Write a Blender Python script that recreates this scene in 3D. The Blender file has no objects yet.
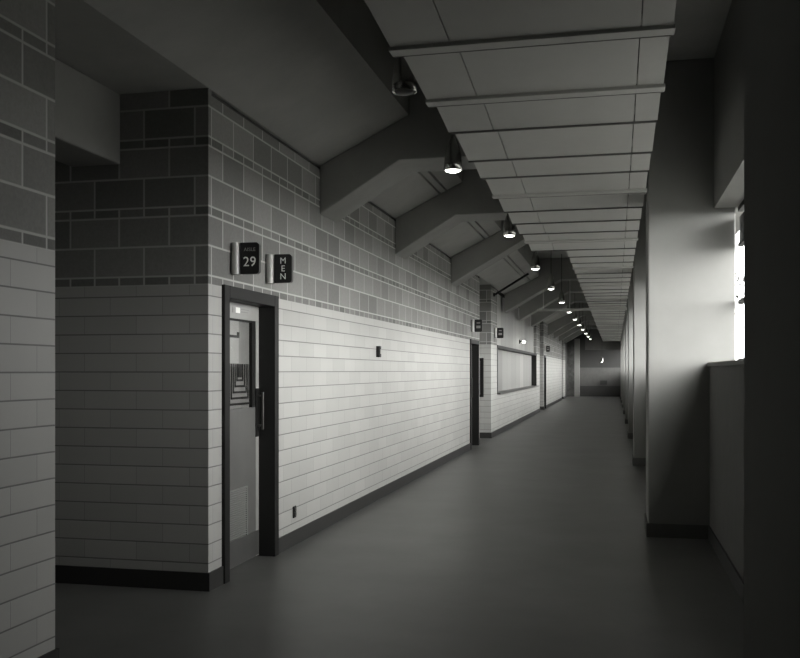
import bpy, bmesh, math, random
from mathutils import Vector, Matrix

random.seed(7)
SC = bpy.context.scene
COL = SC.collection
R = math.radians

# ------------------------------------------------------------------ camera
cam_data = bpy.data.cameras.new('camera')
cam_data.sensor_width = 36.0
cam_data.lens = 41.85
cam_data.shift_y = 0.0525
cam_data.clip_start = 0.05
cam_data.clip_end = 500
cam = bpy.data.objects.new('camera', cam_data)
cam.location = (0, 0, 1.5)
cam.rotation_euler = (R(90), 0, R(13.02))
COL.objects.link(cam)
SC.camera = cam

# ------------------------------------------------------------------ sky, exposure
SKY_STRENGTH = 4.2
GLOW_STRENGTH = 25.0                      # hazy brightening of the sky round the veiled sun
GLOW_DIR = Vector((0.84, -0.52, 0.16)).normalized()
world = bpy.data.worlds.new('world')
SC.world = world
world.use_nodes = True
bg = world.node_tree.nodes['Background']
bg.inputs[0].default_value = (1.0, 1.0, 0.985, 1)
wn_ = world.node_tree
_tc = wn_.nodes.new('ShaderNodeTexCoord')
_dp = wn_.nodes.new('ShaderNodeVectorMath'); _dp.operation = 'DOT_PRODUCT'
_dp.inputs[1].default_value = GLOW_DIR
wn_.links.new(_tc.outputs['Generated'], _dp.inputs[0])
_mx = wn_.nodes.new('ShaderNodeMath'); _mx.operation = 'MAXIMUM'; _mx.inputs[1].default_value = 0.0
wn_.links.new(_dp.outputs['Value'], _mx.inputs[0])
_pw = wn_.nodes.new('ShaderNodeMath'); _pw.operation = 'POWER'; _pw.inputs[1].default_value = 9.0
wn_.links.new(_mx.outputs[0], _pw.inputs[0])
_ma = wn_.nodes.new('ShaderNodeMath'); _ma.operation = 'MULTIPLY_ADD'
_ma.inputs[1].default_value = GLOW_STRENGTH; _ma.inputs[2].default_value = SKY_STRENGTH
wn_.links.new(_pw.outputs[0], _ma.inputs[0])
wn_.links.new(_ma.outputs[0], bg.inputs[1])
SC.view_settings.view_transform = 'Standard'
SC.view_settings.look = 'None'
SC.view_settings.gamma = 1.0
SC.view_settings.exposure = 0.22
SC.view_settings.use_curve_mapping = False
SC.cycles.max_bounces = 12
SC.cycles.diffuse_bounces = 8
SC.cycles.transparent_max_bounces = 16
SC.cycles.use_denoising = True
SC.cycles.sample_clamp_indirect = 6.0

# piers along the outer side of the corridor (front, back)
PIERS = [(-5.0, -4.4), (1.60, 2.28), (8.70, 9.30), (15.2, 15.8), (21.2, 21.8), (27.2, 27.8),
         (33.2, 33.8), (39.2, 39.8), (45.2, 45.8), (51.2, 51.8)]
Y0, Y1 = -7.0, 57.0

def portal(y0, y1):
    l = bpy.data.lights.new('window_portal', 'AREA')
    l.shape = 'RECTANGLE'
    l.size = y1 - y0
    l.size_y = 1.35
    l.cycles.is_portal = True
    o = bpy.data.objects.new('window_portal', l)
    o.location = (1.16, (y0 + y1) / 2, 2.27)
    o.rotation_euler = (R(90), 0, R(90))
    COL.objects.link(o)
for (a, b) in zip(PIERS[1:8], PIERS[2:9]):
    portal(max(a[1], 4.4), b[0])

# ------------------------------------------------------------------ helpers
def tag(o, label=None, cat=None, group=None, kind=None):
    if label: o['label'] = label
    if cat: o['category'] = cat
    if group: o['group'] = group
    if kind: o['kind'] = kind
    return o

def empty(name, loc=(0, 0, 0)):
    o = bpy.data.objects.new(name, None)
    o.empty_display_size = 0.1
    o.location = loc
    COL.objects.link(o)
    return o

def bx(bm, x0, x1, y0, y1, z0, z1):
    vs = [bm.verts.new(p) for p in ((x0, y0, z0), (x1, y0, z0), (x1, y1, z0), (x0, y1, z0),
                                    (x0, y0, z1), (x1, y0, z1), (x1, y1, z1), (x0, y1, z1))]
    for f in ((3, 2, 1, 0), (4, 5, 6, 7), (0, 1, 5, 4), (1, 2, 6, 5), (2, 3, 7, 6), (3, 0, 4, 7)):
        bm.faces.new([vs[i] for i in f])
    return vs

def prism(bm, pts, axis, a, b):
    """extrude a closed 2-D outline; axis 'y': pts are (x,z); axis 'x': pts are (y,z)"""
    def P(p, t):
        return (p[0], t, p[1]) if axis == 'y' else (t, p[0], p[1])
    A = [bm.verts.new(P(p, a)) for p in pts]
    B = [bm.verts.new(P(p, b)) for p in pts]
    n = len(pts)
    bm.faces.new(A)
    bm.faces.new(B[::-1])
    for i in range(n):
        bm.faces.new([A[i], B[i], B[(i + 1) % n], A[(i + 1) % n]])

def lathe(bm, prof, c, seg=24):
    rings = []
    for (r, z) in prof:
        rings.append([bm.verts.new((c[0] + r * math.cos(2 * math.pi * i / seg),
                                    c[1] + r * math.sin(2 * math.pi * i / seg), c[2] + z)) for i in range(seg)])
    for p, q in zip(rings, rings[1:]):
        for i in range(seg):
            bm.faces.new([p[i], p[(i + 1) % seg], q[(i + 1) % seg], q[i]])
    return rings

def tube(bm, p, q, r, seg=10):
    p, q = Vector(p), Vector(q)
    d = (q - p).normalized()
    up = Vector((0, 0, 1)) if abs(d.z) < 0.9 else Vector((1, 0, 0))
    u = d.cross(up).normalized(); v = d.cross(u)
    A = []; B = []
    for i in range(seg):
        t = 2 * math.pi * i / seg
        w = u * math.cos(t) * r + v * math.sin(t) * r
        A.append(bm.verts.new(p + w)); B.append(bm.verts.new(q + w))
    for i in range(seg):
        bm.faces.new([A[i], A[(i + 1) % seg], B[(i + 1) % seg], B[i]])
    bm.faces.new(A[::-1]); bm.faces.new(B)

def obj(name, bm, m, parent=None, bevel=0, smooth=False, origin=None):
    bmesh.ops.recalc_face_normals(bm, faces=bm.faces)
    if origin is not None:
        bmesh.ops.translate(bm, verts=bm.verts, vec=-Vector(origin))
    me = bpy.data.meshes.new(name)
    bm.to_mesh(me); bm.free()
    if smooth:
        for p in me.polygons: p.use_smooth = True
    me.materials.append(m)
    o = bpy.data.objects.new(name, me)
    if origin is not None: o.location = origin
    COL.objects.link(o)
    if parent is not None: o.parent = parent
    if bevel:
        b = o.modifiers.new('bevel', 'BEVEL')
        b.width = bevel; b.segments = 2; b.limit_method = 'ANGLE'
    return o

def boxes(name, lst, m, parent=None, bevel=0, origin=None):
    bm = bmesh.new()
    for b in lst: bx(bm, *b)
    return obj(name, bm, m, parent, bevel, origin=origin)

def struct(name, lst, m, bevel=0):
    return tag(boxes(name, lst, m, None, bevel), kind='structure')

def text_mesh(name, s, size, loc, m, parent, align='CENTER', spacing=1.0, line=1.0, depth=0.0015):
    c = bpy.data.curves.new(name, 'FONT')
    c.body = s; c.size = size; c.align_x = align; c.align_y = 'CENTER'
    c.space_character = spacing; c.space_line = line; c.extrude = depth
    t = bpy.data.objects.new(name + '_curve', c)
    COL.objects.link(t)
    dg = bpy.context.evaluated_depsgraph_get()
    me = bpy.data.meshes.new_from_object(t.evaluated_get(dg))
    bpy.data.objects.remove(t)
    me.name = name
    me.materials.clear(); me.materials.append(m)
    o = bpy.data.objects.new(name, me)
    o.rotation_euler = (R(90), 0, 0)
    o.location = loc
    COL.objects.link(o)
    o.parent = parent
    return o

# ------------------------------------------------------------------ materials
def g(v):
    return (v * 1.0, v * 1.0, v * 0.95, 1)

def mat(name, v, rough=0.7, metal=0.0, noise=0.0, scale=6.0, bump=0.0, spec=0.4, stretch=(1, 1, 1)):
    m = bpy.data.materials.new(name); m.use_nodes = True
    nt = m.node_tree; b = nt.nodes['Principled BSDF']
    b.inputs['Base Color'].default_value = g(v)
    b.inputs['Roughness'].default_value = rough
    b.inputs['Metallic'].default_value = metal
    b.inputs['Specular IOR Level'].default_value = spec
    geo = nt.nodes.new('ShaderNodeNewGeometry')
    mp = nt.nodes.new('ShaderNodeMapping'); mp.inputs['Scale'].default_value = stretch
    nt.links.new(geo.outputs['Position'], mp.inputs['Vector'])
    n = nt.nodes.new('ShaderNodeTexNoise'); n.inputs['Scale'].default_value = scale
    n.inputs['Detail'].default_value = 6; n.inputs['Roughness'].default_value = 0.65
    nt.links.new(mp.outputs[0], n.inputs['Vector'])
    if noise:
        r = nt.nodes.new('ShaderNodeMapRange')
        r.inputs['From Min'].default_value = 0.3; r.inputs['From Max'].default_value = 0.7
        r.inputs['To Min'].default_value = 1 - noise; r.inputs['To Max'].default_value = 1 + noise
        nt.links.new(n.outputs['Fac'], r.inputs['Value'])
        mx = nt.nodes.new('ShaderNodeVectorMath'); mx.operation = 'SCALE'
        mx.inputs[0].default_value = g(v)[:3]
        nt.links.new(r.outputs[0], mx.inputs['Scale'])
        nt.links.new(mx.outputs[0], b.inputs['Base Color'])
    if bump:
        bp = nt.nodes.new('ShaderNodeBump'); bp.inputs['Strength'].default_value = bump
        bp.inputs['Distance'].default_value = 0.01
        nt.links.new(n.outputs['Fac'], bp.inputs['Height'])
        nt.links.new(bp.outputs[0], b.inputs['Normal'])
    return m

def emit(name, strength):
    m = bpy.data.materials.new(name); m.use_nodes = True
    nt = m.node_tree; b = nt.nodes['Principled BSDF']
    b.inputs['Base Color'].default_value = g(0.9)
    b.inputs['Emission Color'].default_value = (1, 1, 0.92, 1)
    b.inputs['Emission Strength'].default_value = strength
    return m

def glass(name, refl=0.1):
    m = bpy.data.materials.new(name); m.use_nodes = True
    nt = m.node_tree; nt.nodes.remove(nt.nodes['Principled BSDF'])
    out = nt.nodes['Material Output']
    t = nt.nodes.new('ShaderNodeBsdfTransparent'); t.inputs[0].default_value = (0.985, 0.985, 0.985, 1)
    gl = nt.nodes.new('ShaderNodeBsdfGlossy'); gl.inputs['Roughness'].default_value = 0.02
    mx = nt.nodes.new('ShaderNodeMixShader')
    mx.inputs[0].default_value = refl
    nt.links.new(t.outputs[0], mx.inputs[1]); nt.links.new(gl.outputs[0], mx.inputs[2])
    nt.links.new(mx.outputs[0], out.inputs[0])
    return m

BLOCK_V, TILE_V = 0.225, 0.41
def masonry(name, block_v=BLOCK_V, tile_v=TILE_V):
    """brown textured blocks in a two-courses-and-a-thin-one bond above 2.09 m, pale glazed tile below"""
    m = bpy.data.materials.new(name); m.use_nodes = True
    nt = m.node_tree; b = nt.nodes['Principled BSDF']; L = nt.links
    def M(op, a, c=None, d=None):
        n = nt.nodes.new('ShaderNodeMath'); n.operation = op
        for i, v in enumerate((a, c, d)):
            if v is None: continue
            if isinstance(v, (int, float)): n.inputs[i].default_value = v
            else: L.new(v, n.inputs[i])
        return n.outputs[0]
    geo = nt.nodes.new('ShaderNodeNewGeometry')
    sp = nt.nodes.new('ShaderNodeSeparateXYZ'); L.new(geo.outputs['Position'], sp.inputs[0])
    sn = nt.nodes.new('ShaderNodeSeparateXYZ'); L.new(geo.outputs['True Normal'], sn.inputs[0])
    isx = M('GREATER_THAN', M('ABSOLUTE', sn.outputs[0]), 0.5)
    u = M('ADD', M('MULTIPLY', sp.outputs[1], isx), M('MULTIPLY', M('ADD', sp.outputs[0], -0.01), M('SUBTRACT', 1.0, isx)))
    u = M('ADD', u, 40.05)
    z = sp.outputs[2]
    # upper blocks
    t = M('DIVIDE', M('SUBTRACT', z, 2.09), 0.475)
    n0 = M('FLOOR', t)
    w = M('MULTIPLY', M('FRACT', t), 0.475)
    a1 = M('GREATER_THAN', w, 0.064); a2 = M('GREATER_THAN', w, 0.2695)
    thin = M('SUBTRACT', 1.0, a1)
    row = M('ADD', M('MULTIPLY', n0, 3.0), M('ADD', a1, a2))
    dh = M('MINIMUM', M('MINIMUM', w, M('SUBTRACT', 0.475, w)),
           M('MINIMUM', M('ABSOLUTE', M('SUBTRACT', w, 0.064)), M('ABSOLUTE', M('SUBTRACT', w, 0.2695))))
    Lb = M('SUBTRACT', 0.38, M('MULTIPLY', thin, 0.19))
    uu = M('DIVIDE', M('ADD', u, M('MULTIPLY', a2, 0.19)), Lb)
    colu = M('FLOOR', uu)
    fx = M('MULTIPLY', M('FRACT', uu), Lb)
    dv = M('MINIMUM', fx, M('SUBTRACT', Lb, fx))
    du = M('MINIMUM', dh, dv)
    # lower tiles
    t2 = M('DIVIDE', M('ADD', z, 10.0), 0.1306)
    r2 = M('FLOOR', t2)
    w2 = M('MULTIPLY', M('FRACT', t2), 0.1306)
    dh2 = M('MINIMUM', w2, M('SUBTRACT', 0.1306, w2))
    par = M('MODULO', r2, 2.0)
    u2 = M('DIVIDE', M('ADD', u, M('MULTIPLY', par, 0.2)), 0.40)
    c2 = M('FLOOR', u2)
    fx2 = M('MULTIPLY', M('FRACT', u2), 0.40)
    dv2 = M('ADD', M('MINIMUM', fx2, M('SUBTRACT', 0.40, fx2)), 0.0026)
    dl = M('MINIMUM', dh2, dv2)
    up = M('GREATER_THAN', z, 2.09)
    def wn(rr, cc, seed):
        cmb = nt.nodes.new('ShaderNodeCombineXYZ'); L.new(rr, cmb.inputs[0]); L.new(cc, cmb.inputs[1]); cmb.inputs[2].default_value = seed
        n = nt.nodes.new('ShaderNodeTexWhiteNoise'); n.noise_dimensions = '3D'; L.new(cmb.outputs[0], n.inputs['Vector'])
        return n.outputs['Value']
    nz = nt.nodes.new('ShaderNodeTexNoise'); nz.inputs['Scale'].default_value = 55; nz.inputs['Detail'].default_value = 5
    nz.inputs['Roughness'].default_value = 0.7
    L.new(geo.outputs['Position'], nz.inputs['Vector'])
    nb = nt.nodes.new('ShaderNodeTexNoise'); nb.inputs['Scale'].default_value = 1.3; nb.inputs['Detail'].default_value = 4
    L.new(geo.outputs['Position'], nb.inputs['Vector'])
    bv = M('MULTIPLY', M('MULTIPLY_ADD', wn(row, colu, 1.3), 0.42, 0.79), block_v)
    bv = M('MULTIPLY', bv, M('SUBTRACT', 1.0, M('MULTIPLY', thin, 0.18)))
    bv = M('MULTIPLY', bv, M('MULTIPLY_ADD', nz.outputs['Fac'], 0.5, 0.75))
    tv = M('MULTIPLY', M('MULTIPLY_ADD', wn(r2, c2, 5.1), 0.09, 0.955), tile_v)
    tv = M('MULTIPLY', tv, M('MULTIPLY_ADD', nb.outputs['Fac'], 0.16, 0.92))
    def mort(d, half):
        r = nt.nodes.new('ShaderNodeMapRange'); L.new(d, r.inputs['Value'])
        r.inputs['From Min'].default_value = half * 0.6; r.inputs['From Max'].default_value = half * 1.4
        return r.outputs[0]
    mu = mort(du, 0.0065); ml = mort(dl, 0.0038)
    def mix(f, a, c):
        return M('ADD', M('MULTIPLY', f, c) if True else None, M('MULTIPLY', M('SUBTRACT', 1.0, f), a))
    vu = mix(mu, min(1.0, block_v * 2.1), bv)
    vl = mix(ml, tile_v * 0.42, tv)
    v = mix(up, vl, vu)
    cc = nt.nodes.new('ShaderNodeCombineColor')
    L.new(v, cc.inputs[0]); L.new(v, cc.inputs[1]); L.new(M('MULTIPLY', v, 0.95), cc.inputs[2])
    L.new(cc.outputs[0], b.inputs['Base Color'])
    L.new(M('MULTIPLY_ADD', up, 0.4, 0.5), b.inputs['Roughness'])
    b.inputs['Specular IOR Level'].default_value = 0.3
    h = M('ADD', M('MULTIPLY', mix(up, ml, mu), 1.0), M('MULTIPLY', M('MULTIPLY', nz.outputs['Fac'], up), 0.5))
    bp = nt.nodes.new('ShaderNodeBump'); bp.inputs['Strength'].default_value = 0.35; bp.inputs['Distance'].default_value = 0.004
    L.new(h, bp.inputs['Height']); L.new(bp.outputs[0], b.inputs['Normal'])
    return m

def boards(name, v, pitch):
    """upright boards: every board its own tone, a groove between two boards"""
    m = mat(name, v, 0.55)
    nt = m.node_tree; b = nt.nodes['Principled BSDF']; L = nt.links
    def M(op, a, c=None, d=None):
        n = nt.nodes.new('ShaderNodeMath'); n.operation = op
        for i, q in enumerate((a, c, d)):
            if q is None: continue
            if isinstance(q, (int, float)): n.inputs[i].default_value = q
            else: L.new(q, n.inputs[i])
        return n.outputs[0]
    geo = nt.nodes.new('ShaderNodeNewGeometry')
    sp = nt.nodes.new('ShaderNodeSeparateXYZ'); L.new(geo.outputs['Position'], sp.inputs[0])
    u = M('DIVIDE', sp.outputs[1], pitch)
    w = nt.nodes.new('ShaderNodeTexWhiteNoise'); w.noise_dimensions = '1D'; L.new(M('FLOOR', u), w.inputs['W'])
    f = M('MULTIPLY', M('FRACT', u), pitch)
    d = M('MINIMUM', f, M('SUBTRACT', pitch, f))
    groove = M('GREATER_THAN', d, 0.012)
    val = M('MULTIPLY', M('MULTIPLY_ADD', w.outputs['Value'], 0.5, 0.7), v)
    val = M('MULTIPLY', val, M('MULTIPLY_ADD', groove, 0.55, 0.45))
    cc = nt.nodes.new('ShaderNodeCombineColor')
    L.new(val, cc.inputs[0]); L.new(val, cc.inputs[1]); L.new(M('MULTIPLY', val, 0.95), cc.inputs[2])
    L.new(cc.outputs[0], b.inputs['Base Color'])
    bp = nt.nodes.new('ShaderNodeBump'); bp.inputs['Strength'].default_value = 0.6; bp.inputs['Distance'].default_value = 0.02
    L.new(groove, bp.inputs['Height']); L.new(bp.outputs[0], b.inputs['Normal'])
    return m

MW = masonry('block_and_tile_masonry')
CONC = mat('board_formed_concrete', 0.29, 0.85, noise=0.10, scale=1.6, bump=0.15)
CONC_PIER = mat('smooth_concrete', 0.25, 0.85, noise=0.07, scale=1.2, bump=0.12)
SLAB = mat('slab_concrete', 0.40, 0.85, noise=0.10, scale=1.3, bump=0.12)
FLOOR = mat('dark_concrete_floor', 0.102, 0.42, noise=0.16, scale=1.1, bump=0.05, spec=0.35)
PANEL = mat('painted_ceiling_panel', 0.50, 0.6, noise=0.05, scale=2.0)
SEAM_SHADE = mat('painted_seam_shade', 0.16, 0.6)
BASE = mat('black_vinyl_base', 0.03, 0.5)
DARK = mat('dark_enamel', 0.016, 0.5, spec=0.15)
CAULK = mat('dark_joint_sealant', 0.06, 0.8)
DOORM = mat('grey_door_paint', 0.12, 0.45, noise=0.10, scale=4)
STILE = mat('pale_door_metal', 0.33, 0.4, noise=0.05)
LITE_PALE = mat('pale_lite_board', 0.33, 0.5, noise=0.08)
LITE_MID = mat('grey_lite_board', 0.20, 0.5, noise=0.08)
ALU = mat('brushed_aluminium', 0.45, 0.5, metal=0.3)
BLACK = mat('black_sign_face', 0.016, 0.35)
LETTER = mat('pale_lettering', 0.9, 0.5)
LETTER_DIM = mat('dull_lettering', 0.28, 0.5)
LAMPM = mat('spun_lamp_metal', 0.42, 0.25, metal=1.0)
GLOW = emit('lamp_glow', 9.0)
GLASS = glass('clear_glass', 0.05)
SHUT = boards('ribbed_shutter_metal', 0.34, 1.15)
BOARDS = boards('vertical_boarding', 0.34, 0.9)
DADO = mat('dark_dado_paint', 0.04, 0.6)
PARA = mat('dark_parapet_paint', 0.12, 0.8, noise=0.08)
ENDW = mat('end_wall_paint', 0.10, 0.8, noise=0.1)
GROUND = mat('outside_paving', 0.22, 0.9, noise=0.1, scale=0.6)
LEAF = mat('dark_foliage', 0.05, 0.8)
BARK = mat('tree_bark', 0.05, 0.9)

# ------------------------------------------------------------------ floor and ground
struct('floor', [(-7.0, 1.25, Y0, Y1, -0.2, 0.0)], FLOOR)
struct('ground', [(1.25, 90, -60, 140, -0.35, -0.15)], GROUND)

# ------------------------------------------------------------------ left wall (corridor face at x = -2.7)
WX, WB, ZT = -2.70, -2.95, 3.39
segs = []
def wseg(y0, y1, z0=0.0, z1=ZT): segs.append((WB, WX, y0, y1, z0, z1))
wseg(Y0, 4.10)
wseg(5.88, 6.10); wseg(7.18, 17.60); wseg(6.10, 7.18, 2.11); wseg(17.60, 18.70, 2.11); wseg(18.70, 18.90)
wseg(20.70, 21.80); wseg(33.0, 34.5); wseg(21.80, 33.0, 0.0, 0.95)
wseg(36.4, 36.6); wseg(36.6, 37.5, 2.11); wseg(37.5, 49.0)
wseg(50.6, 52.6)
segs += [(WB, WX, a, a + 0.05, ZT, 3.43) for a in (4.05, 5.88, 18.85, 20.70)]
# return walls of the aisle openings
for (a, b) in ((4.10, 5.88), (18.90, 20.70), (34.5, 36.4), (49.0, 50.6)):
    segs.append((-6.6, WB, a - 0.25, a, 0, 3.43))
    segs.append((-6.6, WB, b, b + 0.25, 0, 3.43))
struct('wall_left', segs, MW)
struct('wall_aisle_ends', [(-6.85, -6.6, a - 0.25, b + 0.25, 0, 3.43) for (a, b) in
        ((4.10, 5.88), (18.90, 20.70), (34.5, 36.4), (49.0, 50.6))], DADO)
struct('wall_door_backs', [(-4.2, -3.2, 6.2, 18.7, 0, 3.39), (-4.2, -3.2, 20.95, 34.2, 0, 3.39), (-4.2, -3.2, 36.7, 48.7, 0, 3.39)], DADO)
struct('wall_stone', [(WB, WX - 0.04, 52.6, 55.4, 0, ZT), (WB, -2.32, 55.4, 55.95, 0, ZT)], mat('rough_dark_stone', 0.07, 0.9, noise=0.5, scale=3.5, bump=0.8))
struct('wall_end_return', [(-2.32, -2.03, 55.4, 55.95, 0, ZT)], CONC_PIER)
struct('wall_end', [(-2.95, 1.25, 56.0, 56.25, 0.62, 1.70)], ENDW)
struct('wall_end_dado', [(-2.95, 1.25, 55.96, 56.25, 0.0, 0.62)], DADO)
struct('wall_end_upper', [(-2.95, 1.25, 55.98, 56.25, 1.70, 4.3)], DADO)
struct('wall_behind', [(-2.95, 1.25, Y0 - 0.25, Y0, 0, 4.3)], CONC)

# dark joint between wall head and slab
struct('trim_1', [(WB, WX - 0.03, y0, y1, ZT, 3.43) for (y0, y1) in
        ((Y0, 4.05), (5.93, 18.85), (20.75, 34.5), (36.4, 49), (50.6, 55.4))], CAULK)

# base along the wall
bl = []
for (a, b) in ((Y0, 4.10), (5.88, 6.10), (7.18, 17.60), (18.70, 18.90), (20.7, 34.5), (36.4, 36.6), (37.5, 49.0), (50.6, 52.6)):
    bl.append((WX, WX + 0.014, a, b, 0, 0.125))
for (a, b) in ((4.10, 5.88), (18.90, 20.70), (34.5, 36.4), (49.0, 50.6)):
    bl.append((-6.6, WX + 0.014, b - 0.014, b, 0, 0.125))
    bl.append((-6.6, WX + 0.014, a, a + 0.014, 0, 0.125))
struct('baseboard_left', bl, BASE)

# ------------------------------------------------------------------ slab above: sloping underside with two long joints
def zs(x): return 3.43 + 0.5 * (x + 2.7)
prof = [(-2.95, 3.43), (-2.70, 3.43)]
tail = [(-1.85, zs(-1.85)), (-1.85, 4.30), (1.25, 4.30), (1.25, 4.5), (-2.0, 4.5), (-2.95, 3.9)]
bm = bmesh.new()
prism(bm, prof + tail, 'y', Y0, 8.6)
for xj in (-2.13, -2.05):
    prof += [(xj - 0.012, zs(xj - 0.012)), (xj - 0.012, zs(xj - 0.012) + 0.05), (xj + 0.012, zs(xj + 0.012) + 0.05), (xj + 0.012, zs(xj + 0.012))]
prism(bm, prof + tail, 'y', 8.6, Y1)
tag(obj('ceiling', bm, SLAB), kind='structure')
struct('ceiling_aisle', [(-6.85, -2.95, Y0, Y1, 3.43, 3.6)], SLAB)

# cast lintels across the aisle openings, set back from the corridor
for i, (a, b) in enumerate(((4.10, 5.88), (18.90, 20.70), (34.5, 36.4), (49.0, 50.6))):
    o = boxes('lintel_beam', [(-3.74, -3.36, a, b, 2.94, 3.43)], CONC, bevel=0.01)
    tag(o, ['pale concrete lintel beam across the near aisle opening beside the dark block wall',
            'concrete lintel beam across the second aisle opening, beyond the second door',
            'concrete lintel beam across the third aisle opening, past the serving counter',
            'concrete lintel beam across the farthest aisle opening'][i], 'beam', 'lintels over the aisle openings')

# ------------------------------------------------------------------ raker beams
BEAMS = [8.33, 11.42, 15.5, 23.3, 27.0, 30.9, 38.7, 42.6, 46.5, 51.0]
ords = ['nearest', 'second', 'third', 'fourth', 'fifth', 'sixth', 'seventh', 'eighth', 'ninth', 'farthest']
extra = ['behind the first bright lamp', 'with a level underside past its knee',
         'just before the second aisle opening', 'over the near end of the serving counter', 'over the middle of the serving counter',
         'over the far half of the serving counter', 'past the third aisle opening',
         'deep in the corridor', 'near the far bulkhead', 'just before the far bulkhead']
e = 0.004
for i, y in enumerate(BEAMS):
    bm = bmesh.new()
    kx, kz = (-1.93, 3.44) if i < 2 else (-1.32, 3.77)
    pr = [(WX - 0.2, 2.97), (WX, 2.97), (kx, kz), (0.25, kz), (0.25, 4.30 - e), (-1.85 + e, 4.30 - e),
          (-1.85 + e, zs(-1.85) - e), (WX, 3.43 - e), (WX - 0.2, 3.43 - e)]
    pr = [p for k, p in enumerate(pr) if k not in (0, 8)]
    prism(bm, pr, 'y', y, y + 0.55)
    o = obj('raker_beam', bm, CONC, bevel=0.012)
    tag(o, f'{ords[i]} slanting concrete beam along the left wall, {extra[i]}', 'beam', 'raker beams along the corridor')

# ------------------------------------------------------------------ hung ceiling of lapped panels
root = tag(empty('ceiling_lapped', (0, 0, 3.15)), kind='structure')
seams = [-6.9, -6.1, -5.3, -4.5, -3.7, -2.9, -2.1, -1.3, -0.5, 0.3, 1.1, 1.9, 2.8, 3.7, 4.6, 5.52, 6.18, 7.05, 7.70, 8.60]
while seams[-1] < 51.5: seams.append(seams[-1] + 0.78)
for i, (a, b) in enumerate(zip(seams, seams[1:])):
    bm = bmesh.new()
    XL = -1.09 if a < 12.4 else -0.64
    for (x0, x1) in ((XL, -0.793), (-0.787, 0.117), (0.123, 0.265)):
        if x1 - x0 < 0.02: continue
        if XL > -0.7 and x1 < -0.7: continue
        if XL > -0.7 and x0 < -0.7: x0 = XL
        prism(bm, [(a, 3.185), (b - 0.012, 3.105), (b - 0.012, 3.145), (a, 3.210)], 'x', x0, x1)
        # turned-up edges on the outer panel
    bx(bm, 0.255, 0.265, a + 0.01, b - 0.02, 3.16, 3.24)
    bx(bm, XL, XL + 0.01, a + 0.01, b - 0.02, 3.16, 3.24)
    obj('panel_row', bm, PANEL, root).location = (0, 0, -3.15)
    boxes('seam_shade_strip', [(XL, 0.265, b - 0.011, b - 0.002, 3.092, 3.15)], SEAM_SHADE, root).location = (0, 0, -3.15)  # dark strip at each far lip paints in the gap shadow along the seam
for k, s in enumerate(seams):
    if (s in (4.6, 5.52) or k % 4 == 3) and s > -5 and s < 51:
        XL = -1.10 if s < 12.4 else -0.65
        bm = bmesh.new(); bx(bm, XL, 0.275, s - 0.10, s - 0.005, 3.094, 3.115)
        obj('batten', bm, PANEL, root, bevel=0.003).location = (0, 0, -3.15)
bm = bmesh.new()
for x in (-0.55, 0.15):
    bx(bm, x - 0.02, x + 0.02, -6.5, 51.5, 3.26, 3.32)
obj('runner', bm, DARK, root).location = (0, 0, -3.15)
struct('wall_bulkhead', [(-1.6, 0.28, 52.0, 52.2, 2.66, 4.3)], ENDW)

# ------------------------------------------------------------------ outer side: piers, parapet, spandrel, windows
plabels = ['concrete pier behind the camera on the outer side', 'dark concrete pier at the right edge, nearest',
           'broad pale concrete pier lit by the window, right of the corridor', 'second lit concrete pier, just beyond the broad pale one',
           'third concrete pier down the right side', 'fourth concrete pier down the right side', 'fifth concrete pier down the right side',
           'sixth concrete pier down the right side', 'seventh concrete pier down the right side', 'last concrete pier by the far end wall']
for i, (a, b) in enumerate(PIERS):
    o = boxes('concrete_pier', [(0.29, 1.04, a, b, 0, 4.295)], CONC_PIER, bevel=0.012)
    tag(o, plabels[i], 'pier', 'piers on the outer side')
gaps = [(Y0, PIERS[0][0])] + [(a[1], b[0]) for a, b in zip(PIERS, PIERS[1:])] + [(PIERS[-1][1], 56.0)]
# unseen infill added behind the camera to keep daylight off the return wall
struct('wall_light_block_rear', [(0.86, 1.045, gaps[0][0], gaps[0][1], 1.575, 2.95)], CONC_PIER)
struct('wall_light_block_infill', [(0.86, 1.045, gaps[1][0], gaps[1][1], 1.575, 2.95)], CONC_PIER)
struct('wall_light_block_panel', [(0.86, 1.045, 2.28, 4.4, 1.575, 2.95)], CONC_PIER)  # added out of view, narrows the near window to dim the near left wall
struct('wall_light_block_skin', [(1.045, 1.25, Y0, 4.4, 1.575, 2.95)], CONC_PIER)  # outer layer of the added light-blocking infill
struct('wall_outer', [(1.045, 1.2, Y0, 56, 0, 1.54)], CONC_PIER)
struct('trim_outer_sill', [(1.045, 1.24, Y0, 56, 1.54, 1.575)], CONC_PIER)
struct('wall_outer_upper', [(1.045, 1.25, Y0, 56, 2.95, 4.295)], CONC_PIER)
for a, b in gaps:
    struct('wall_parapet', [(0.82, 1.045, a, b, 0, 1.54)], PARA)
    struct('trim_parapet_cap', [(0.80, 1.045, a, b, 1.54, 1.575)], CONC_PIER, bevel=0.006)
    struct('wall_spandrel', [(0.86, 1.045, a, b, 2.95, 4.295)], CONC_PIER)
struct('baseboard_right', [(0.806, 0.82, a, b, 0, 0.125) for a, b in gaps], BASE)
struct('baseboard_piers', [(0.276, 1.04, a - 0.014, a, 0, 0.125) for a, b in PIERS] + [(0.276, 0.29, a, b, 0, 0.125) for a, b in PIERS], PARA)
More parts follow.
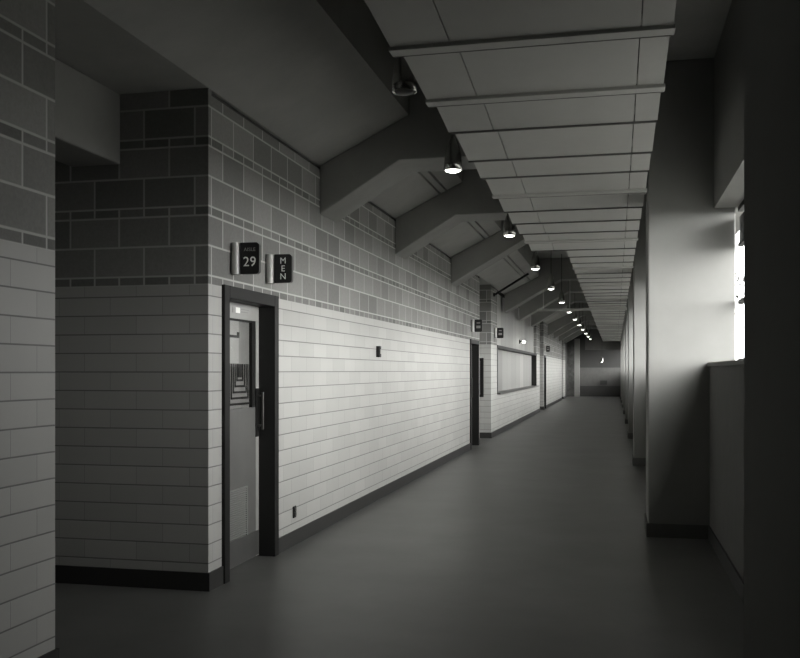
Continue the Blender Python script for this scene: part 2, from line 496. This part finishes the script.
for i, (a, b) in enumerate([(4.4, 8.70)] + gaps[3:]):
    w = tag(empty(f'window_{i + 1}', (1.12, (a + b) / 2, 1.575)), kind='structure')
    n = max(1, round((b - a) / 2.2))
    ys = [a + (b - a) * k / n for k in range(n + 1)]
    X0, X1 = 1.06, 1.10
    fr = [(X0, X1, a, b, 1.575, 1.61), (X0, X1, a, b, 2.91, 2.95), (X0, X1, a, b, 2.09, 2.125), (X0, X1, a, b, 2.60, 2.63)]
    for y in ys[1:-1]:
        y = min(max(y, a + 0.02), b - 0.02)
        fr.append((X0, X1, y - 0.02, y + 0.02, 1.61, 2.91))
    inv = Matrix.Translation((-1.12, -(a + b) / 2, -1.575))
    def child(name, lst, m):
        o = boxes(name, lst, m, w); o.matrix_local = inv
    child('window_frame', fr, DARK)
    for k in range(n):
        child('pane', [(1.078, 1.082, ys[k] + 0.02, ys[k + 1] - 0.02, 1.61, 2.60)], GLASS)
        if k == n - 1:
            child('pane', [(1.078, 1.082, ys[k] + 0.02, ys[k + 1] - 0.43, 2.63, 2.91)], GLASS)
            child('vent_panel', [(1.07, 1.09, ys[k + 1] - 0.42, ys[k + 1] - 0.03, 2.63, 2.86)], DARK)
        else:
            child('pane', [(1.078, 1.082, ys[k] + 0.02, ys[k + 1] - 0.02, 2.63, 2.91)], GLASS)

# ------------------------------------------------------------------ doors in the left wall
def door_frame(root, y0, y1, zt):
    off = Vector((0, 0, 0)) - root.location
    def c(name, lst, m, bevel=0, parent=root):
        o = boxes(name, lst, m, parent, bevel); o.location = off
        return o
    return c
def child_at(root):
    off = -Vector(root.location)
    def c(name, lst, m, parent=None, bevel=0):
        o = boxes(name, lst, m, parent or root, bevel)
        o.location = off if parent is None else (0, 0, 0)
        return o
    return c

d1 = tag(empty('door_1', (WX, 6.64, 0)), 'grey door with tall glass lite under the AISLE 29 and MEN signs', kind='structure')
c = child_at(d1)
c('door_frame', [(-2.90, -2.675, 6.10, 6.19, 0, 2.11), (-2.90, -2.675, 7.09, 7.18, 0, 2.11), (-2.90, -2.675, 6.19, 7.09, 2.02, 2.11)], DARK, bevel=0.004)
XF = -2.815                     # face of the leaf
leaf = c('door_leaf', [(XF - 0.04, XF, 6.19, 6.235, 0.01, 2.02), (XF - 0.04, XF, 7.03, 7.09, 0.01, 2.02),
                       (XF - 0.04, XF, 6.235, 7.03, 1.90, 2.02)], STILE)
c('lower_panel', [(XF - 0.04, XF - 0.002, 6.235, 7.03, 0.01, 1.21)], DOORM)
c('kick_plate', [(XF, XF + 0.003, 6.20, 7.08, 0.02, 0.215)], mat('dark_kick_plate', 0.075, 0.35, noise=0.1))
lb = []
for k in range(22):
    z = 0.225 + k * 0.0165
    lb.append((XF - 0.002, XF + 0.008, 6.25, 6.82, z, z + 0.009))
lb += [(XF - 0.002, XF + 0.010, 6.235, 6.25, 0.215, 0.60), (XF - 0.002, XF + 0.010, 6.82, 6.835, 0.215, 0.60), (XF - 0.002, XF + 0.010, 6.25, 6.82, 0.588, 0.60)]
c('louver', lb, mat('pale_louver_metal', 0.21, 0.45))
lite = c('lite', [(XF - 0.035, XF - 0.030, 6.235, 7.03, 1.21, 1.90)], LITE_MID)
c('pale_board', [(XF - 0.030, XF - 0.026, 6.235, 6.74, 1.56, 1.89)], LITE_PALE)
c('l_shaped_mark', [(XF - 0.026, XF - 0.016, 6.235, 6.73, 1.755, 1.775), (XF - 0.026, XF - 0.016, 6.705, 6.73, 1.775, 1.80)], DARK)  # dark L-shaped mark over the pale upper part of the lite
c('lite_surround', [(XF - 0.03, XF - 0.005, 6.96, 7.03, 1.21, 1.90), (XF - 0.03, XF - 0.005, 6.235, 6.96, 1.885, 1.90)], DARK)
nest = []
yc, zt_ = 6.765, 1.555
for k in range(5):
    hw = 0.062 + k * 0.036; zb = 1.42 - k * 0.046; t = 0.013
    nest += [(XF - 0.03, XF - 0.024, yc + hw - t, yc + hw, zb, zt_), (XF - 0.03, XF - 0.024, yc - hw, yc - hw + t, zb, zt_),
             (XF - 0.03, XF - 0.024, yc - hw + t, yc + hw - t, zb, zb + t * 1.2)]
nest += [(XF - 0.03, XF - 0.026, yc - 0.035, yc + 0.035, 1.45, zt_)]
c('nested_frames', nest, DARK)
c('lite_glass', [(XF - 0.012, XF - 0.008, 6.235, 7.03, 1.21, 1.90)], GLASS)
pl = c('name_plate', [(XF, XF + 0.004, 6.56, 6.90, 1.942, 1.988)], mat('grey_name_plate', 0.34, 0.4))
c('plate_label', [(XF + 0.004, XF + 0.006, 6.61, 6.69, 1.944, 1.986)], LETTER)
c('plate_text', [(XF + 0.004, XF + 0.0055, 6.72, 6.87, 1.972, 1.980), (XF + 0.004, XF + 0.0055, 6.72, 6.85, 1.952, 1.960)], LETTER_DIM)
c('pull_plate', [(XF, XF + 0.006, 7.02, 7.085, 0.97, 1.36)], DARK)
bm = bmesh.new(); tube(bm, (XF + 0.004, 7.05, 1.30), (XF + 0.05, 7.05, 1.30), 0.009); tube(bm, (XF + 0.004, 7.05, 1.06), (XF + 0.05, 7.05, 1.06), 0.009)
tube(bm, (XF + 0.05, 7.05, 1.03), (XF + 0.05, 7.05, 1.33), 0.010)
o = obj('pull_handle', bm, mat('dark_steel', 0.10, 0.3, metal=0.7), d1); o.location = -d1.location

for i, (a, b) in enumerate(((17.60, 18.70), (36.6, 37.5))):
    d = tag(empty(f'door_{i + 2}', (WX, (a + b) / 2, 0)), kind='structure')
    c = child_at(d)
    c('door_frame', [(-2.90, -2.675, a, a + 0.08, 0, 2.11), (-2.90, -2.675, b - 0.08, b, 0, 2.11), (-2.90, -2.675, a + 0.08, b - 0.08, 2.03, 2.11)], DARK, bevel=0.004)
    c('door_leaf', [(XF - 0.04, XF, a + 0.08, b - 0.08, 0.01, 2.03)], DOORM)
    c('lite_glass', [(XF, XF + 0.006, a + 0.2, b - 0.25, 1.2, 1.9)], DARK)
    c('pull_plate', [(XF, XF + 0.02, b - 0.16, b - 0.10, 0.97, 1.36)], DARK)

# ------------------------------------------------------------------ blade signs
def rounded_right(x0, x1, z0, z1, r, n=6):
    pts = [(x0, z0)]
    for k in range(n + 1):
        t = -math.pi / 2 + (math.pi / 2) * k / n
        pts.append((x1 - r + r * math.cos(t), z0 + r + r * math.sin(t)))
    for k in range(n + 1):
        t = (math.pi / 2) * k / n
        pts.append((x1 - r + r * math.cos(t), z1 - r + r * math.sin(t)))
    pts.append((x0, z1))
    return pts

def blade_sign(y, z0, z1, label, lines, group):
    r = tag(empty('blade_sign', (WX, y, z0)), label, 'sign', group)
    off = -Vector(r.location)
    h = z1 - z0
    bm = bmesh.new()
    # bulging aluminium wall mount
    pts = []
    for k in range(13):
        t = math.pi * k / 12
        pts.append((WX + 0.004 + 0.030 - 0.030 * math.cos(t) , y - 0.012 - 0.032 * math.sin(t)))
    A = [bm.verts.new((p[0], p[1], z0)) for p in pts] + [bm.verts.new((WX + 0.072, y + 0.03, z0)), bm.verts.new((WX + 0.004, y + 0.03, z0))]
    B = [bm.verts.new((v.co.x, v.co.y, z1)) for v in A]
    n = len(A)
    bm.faces.new(A); bm.faces.new(B[::-1])
    for k in range(n): bm.faces.new([A[k], B[k], B[(k + 1) % n], A[(k + 1) % n]])
    obj('wall_mount', bm, ALU, r).location = off
    bm = bmesh.new()
    prism(bm, rounded_right(WX + 0.072, WX + 0.216, z0 + 0.002, z1 - 0.002, 0.026), 'y', y - 0.018, y + 0.02)
    obj('sign_plate', bm, BLACK, r).location = off
    xc = WX + 0.144
    for (kind, s, size, zc, m) in lines:
        zz = z0 + zc * h
        if kind == 'text':
            text_mesh('lettering', s, size, Vector((xc, y - 0.0195, zz)) + off, m, r, spacing=1.05)
        else:
            o = boxes('lettering', [(xc - s / 2, xc + s / 2, y - 0.0195, y - 0.0175, zz - size / 2, zz + size / 2)], m, r)
            o.location = off
    return r
blade_sign(6.28, 2.195, 2.425, 'black blade sign reading AISLE 29 above the near door', [('text', 'AISLE', 0.036, 0.77, LETTER_DIM), ('text', '29', 0.098, 0.38, LETTER)], 'projecting signs on the left wall')
blade_sign(6.97, 2.195, 2.425, 'black blade sign reading MEN in a column, beside the AISLE 29 sign',
           [('text', 'M', 0.068, 0.76, LETTER), ('text', 'E', 0.068, 0.49, LETTER), ('text', 'N', 0.068, 0.22, LETTER)], 'projecting signs on the left wall')
far = [('bar', 0.07, 0.022, 0.72, LETTER_DIM), ('bar', 0.08, 0.05, 0.40, LETTER_DIM)]
blade_sign(17.75, 2.25, 2.49, 'small black blade sign above the second door down the left wall', far, 'projecting signs on the left wall')
blade_sign(21.25, 2.25, 2.49, 'small black blade sign at the near end of the serving counter', far, 'projecting signs on the left wall')
blade_sign(36.75, 2.25, 2.49, 'farthest small black blade sign, above the third door', far, 'projecting signs on the left wall')

# ------------------------------------------------------------------ wall fittings
t = tag(empty('thermostat', (WX, 10.48, 1.66)), 'small dark control box at head height on the pale tiled wall', 'control box')
c = child_at(t)
c('housing', [(WX + 0.001, WX + 0.045, 10.44, 10.52, 1.66, 1.79)], DARK, bevel=0.006)
c('dial', [(WX + 0.045, WX + 0.055, 10.46, 10.50, 1.70, 1.75)], ALU, bevel=0.004)
t = tag(empty('wall_outlet', (WX, 7.61, 0.235)), 'dark narrow outlet low on the tiled wall just past the near door', 'outlet')
c = child_at(t)
c('cover_plate', [(WX + 0.001, WX + 0.012, 7.575, 7.645, 0.235, 0.335)], DARK, bevel=0.004)
c('socket', [(WX + 0.012, WX + 0.018, 7.59, 7.63, 0.25, 0.28), (WX + 0.012, WX + 0.018, 7.59, 7.63, 0.29, 0.32)], BASE)
t = tag(empty('wall_cabinet', (-3.06, 20.70, 0.92)), 'dark framed cabinet on the return wall of the second aisle opening', 'cabinet')
c = child_at(t)
c('cabinet_frame', [(-3.26, -2.86, 20.62, 20.699, 0.92, 0.98), (-3.26, -2.86, 20.62, 20.699, 1.73, 1.79), (-3.26, -3.20, 20.62, 20.699, 0.98, 1.73), (-2.92, -2.86, 20.62, 20.699, 0.98, 1.73)], DARK)
c('cabinet_door', [(-3.20, -2.92, 20.65, 20.699, 0.98, 1.73)], DOORM)

# serving counter: ribbed shutter in an opening of the wall, boarding above
t = tag(empty('counter_shutter', (WX, 27.4, 0.95)), 'long panelled shutter closing the serving counter in the left wall', 'shutter')
c = child_at(t)
c('shutter_curtain', [(-2.90, -2.86, 21.84, 32.96, 0.99, 2.04)], SHUT)
c('shutter_guide', [(-2.94, -2.69, 21.80, 21.86, 0.99, 2.04)], DARK)
c('shutter_guide', [(-2.94, -2.69, 32.86, 33.0, 0.99, 2.04)], DARK)
c('shutter_hood', [(-2.94, -2.68, 21.80, 33.0, 2.04, 2.11)], DARK)
c('counter_sill', [(-2.94, -2.62, 21.80, 33.0, 0.95, 0.99)], mat('dark_sill', 0.09, 0.4))
struct('wall_left_boarding', [(-2.94, -2.80, 21.80, 33.0, 2.11, ZT)], BOARDS)
t = tag(empty('bracket_lamp', (-2.80, 28.0, 2.33)), 'small bright bracket lamp on the boarding above the shutter', 'lamp')
c = child_at(t)
c('bracket', [(-2.799, -2.68, 27.96, 28.0, 2.36, 2.40), (-2.799, -2.78, 27.90, 28.06, 2.32, 2.44)], DARK)
c('lamp_shade', [(-2.70, -2.63, 27.88, 28.08, 2.33, 2.41)], GLOW, bevel=0.02)

# pipe slanting up beside the fourth beam, and the cross bar under the hung ceiling
bm = bmesh.new(); tube(bm, (-2.66, 21.1, 3.24), (-1.90, 21.1, 3.70), 0.025); tube(bm, (-2.70, 21.1, 3.235), (-2.66, 21.1, 3.24), 0.045)
tag(obj('slanting_pipe', bm, DARK), 'thin dark pipe slanting up from the wall above the counter', 'pipe')
bm = bmesh.new(); bx(bm, -1.9, 0.288, 23.5, 23.58, 3.0, 3.06)
for x in (-1.75, -1.1): tube(bm, (x, 23.54, 3.05), (x, 23.54, 3.515 if x < -1.5 else 3.768), 0.012)
tag(obj('cross_bar', bm, PANEL, bevel=0.01), 'pale bar crossing the corridor under the hung ceiling far down', 'bar')

# ------------------------------------------------------------------ pendant lamps
BULLET = [(0.004, 0.300), (0.018, 0.297), (0.024, 0.270), (0.040, 0.235), (0.056, 0.185), (0.067, 0.125), (0.074, 0.06), (0.076, 0.0), (0.070, 0.0), (0.068, 0.02)]
def pendant(x, y, zb, ztop, label, lit=True):
    r = tag(empty('pendant_lamp', (x, y, zb)), label, 'lamp', 'pendant lamps along the corridor')
    bm = bmesh.new(); lathe(bm, BULLET, (0, 0, 0)); obj('lamp_shade', bm, LAMPM, r, smooth=True)
    bm = bmesh.new(); rr = lathe(bm, [(0.069, 0.012), (0.055, -0.004), (0.03, -0.013), (0.004, -0.016)], (0, 0, 0))
    bm.faces.new(rr[-1])
    obj('lens', bm, GLOW if lit else mat('unlit_lens', 0.10, 0.5), r, smooth=True)
    bm = bmesh.new(); tube(bm, (0, 0, 0.298), (0, 0, ztop - zb), 0.006, 8); obj('cord', bm, DARK, r)
    return r
LY = [7.5 + 3.76 * k for k in range(13)]
lnames = ['nearest lit pendant lamp, brightest, hanging before the first slanting beam',
          'second lit pendant lamp, a dark bullet shape at the edge of the hung ceiling',
          'third lit pendant lamp from the camera, beyond the third slanting beam', 'fourth lit pendant lamp down the corridor',
          'fifth lit pendant lamp down the corridor', 'sixth lit pendant lamp down the corridor', 'seventh lit pendant lamp down the corridor',
          'eighth lit pendant lamp down the corridor', 'ninth lit pendant lamp down the corridor', 'tenth lit pendant lamp down the corridor',
          'eleventh lit pendant lamp, tiny with distance', 'twelfth lit pendant lamp, tiny near the far bulkhead', 'thirteenth lit pendant lamp']
for k, y in enumerate(LY[:12]):
    inb = [i for i, b in enumerate(BEAMS) if b - 0.03 < y < b + 0.58]
    pendant(-1.29 if k == 0 else -1.245, y, 3.135, 4.298 if not inb else 3.438 if inb[0] < 2 else 3.768, lnames[k])
pendant(-1.245, 5.5, 3.19, 4.298, 'unlit dark pendant lamp in the shadow nearest the camera', lit=False)
pendant(-0.68, 51.0, 1.98, 4.298, 'lone lit lamp hanging low before the far end wall')
o = boxes('wall_box', [(-0.85, -0.45, 55.90, 55.999, 0.70, 0.95)], DADO, bevel=0.01)
tag(o, 'small dark box on the pale band of the far end wall', 'box')

# ------------------------------------------------------------------ tree outside the window
tr = tag(empty('tree', (2.45, 24.5, -0.15)), 'dark leafy tree outside, its twigs showing through the window slit', 'tree')
bm = bmesh.new(); tube(bm, (0, 0, 0), (0.05, 0, 3.2), 0.09)
for k in range(7):
    a = k * 0.9
    tube(bm, (0.04, 0, 2.4 + 0.15 * k), (0.04 + 0.45 * math.cos(a), 0.45 * math.sin(a), 3.1 + 0.17 * k), 0.022, 6)
obj('trunk', bm, BARK, tr)
bm = bmesh.new()
for k in range(420):
    p = Vector((random.gauss(0.05, 0.28), random.gauss(0, 0.28), random.gauss(3.75, 0.22)))
    m = Matrix.Translation(p) @ Matrix.Rotation(random.uniform(0, 6.28), 4, 'Z') @ Matrix.Rotation(random.uniform(-1, 1), 4, 'X')
    s = random.uniform(0.04, 0.07)
    bm.faces.new([bm.verts.new(m @ Vector(q)) for q in ((0, -s * 1.6, 0), (s * 0.6, 0, 0.01), (0, s * 1.6, 0), (-s * 0.6, 0, 0.01))])
obj('foliage', bm, LEAF, tr)
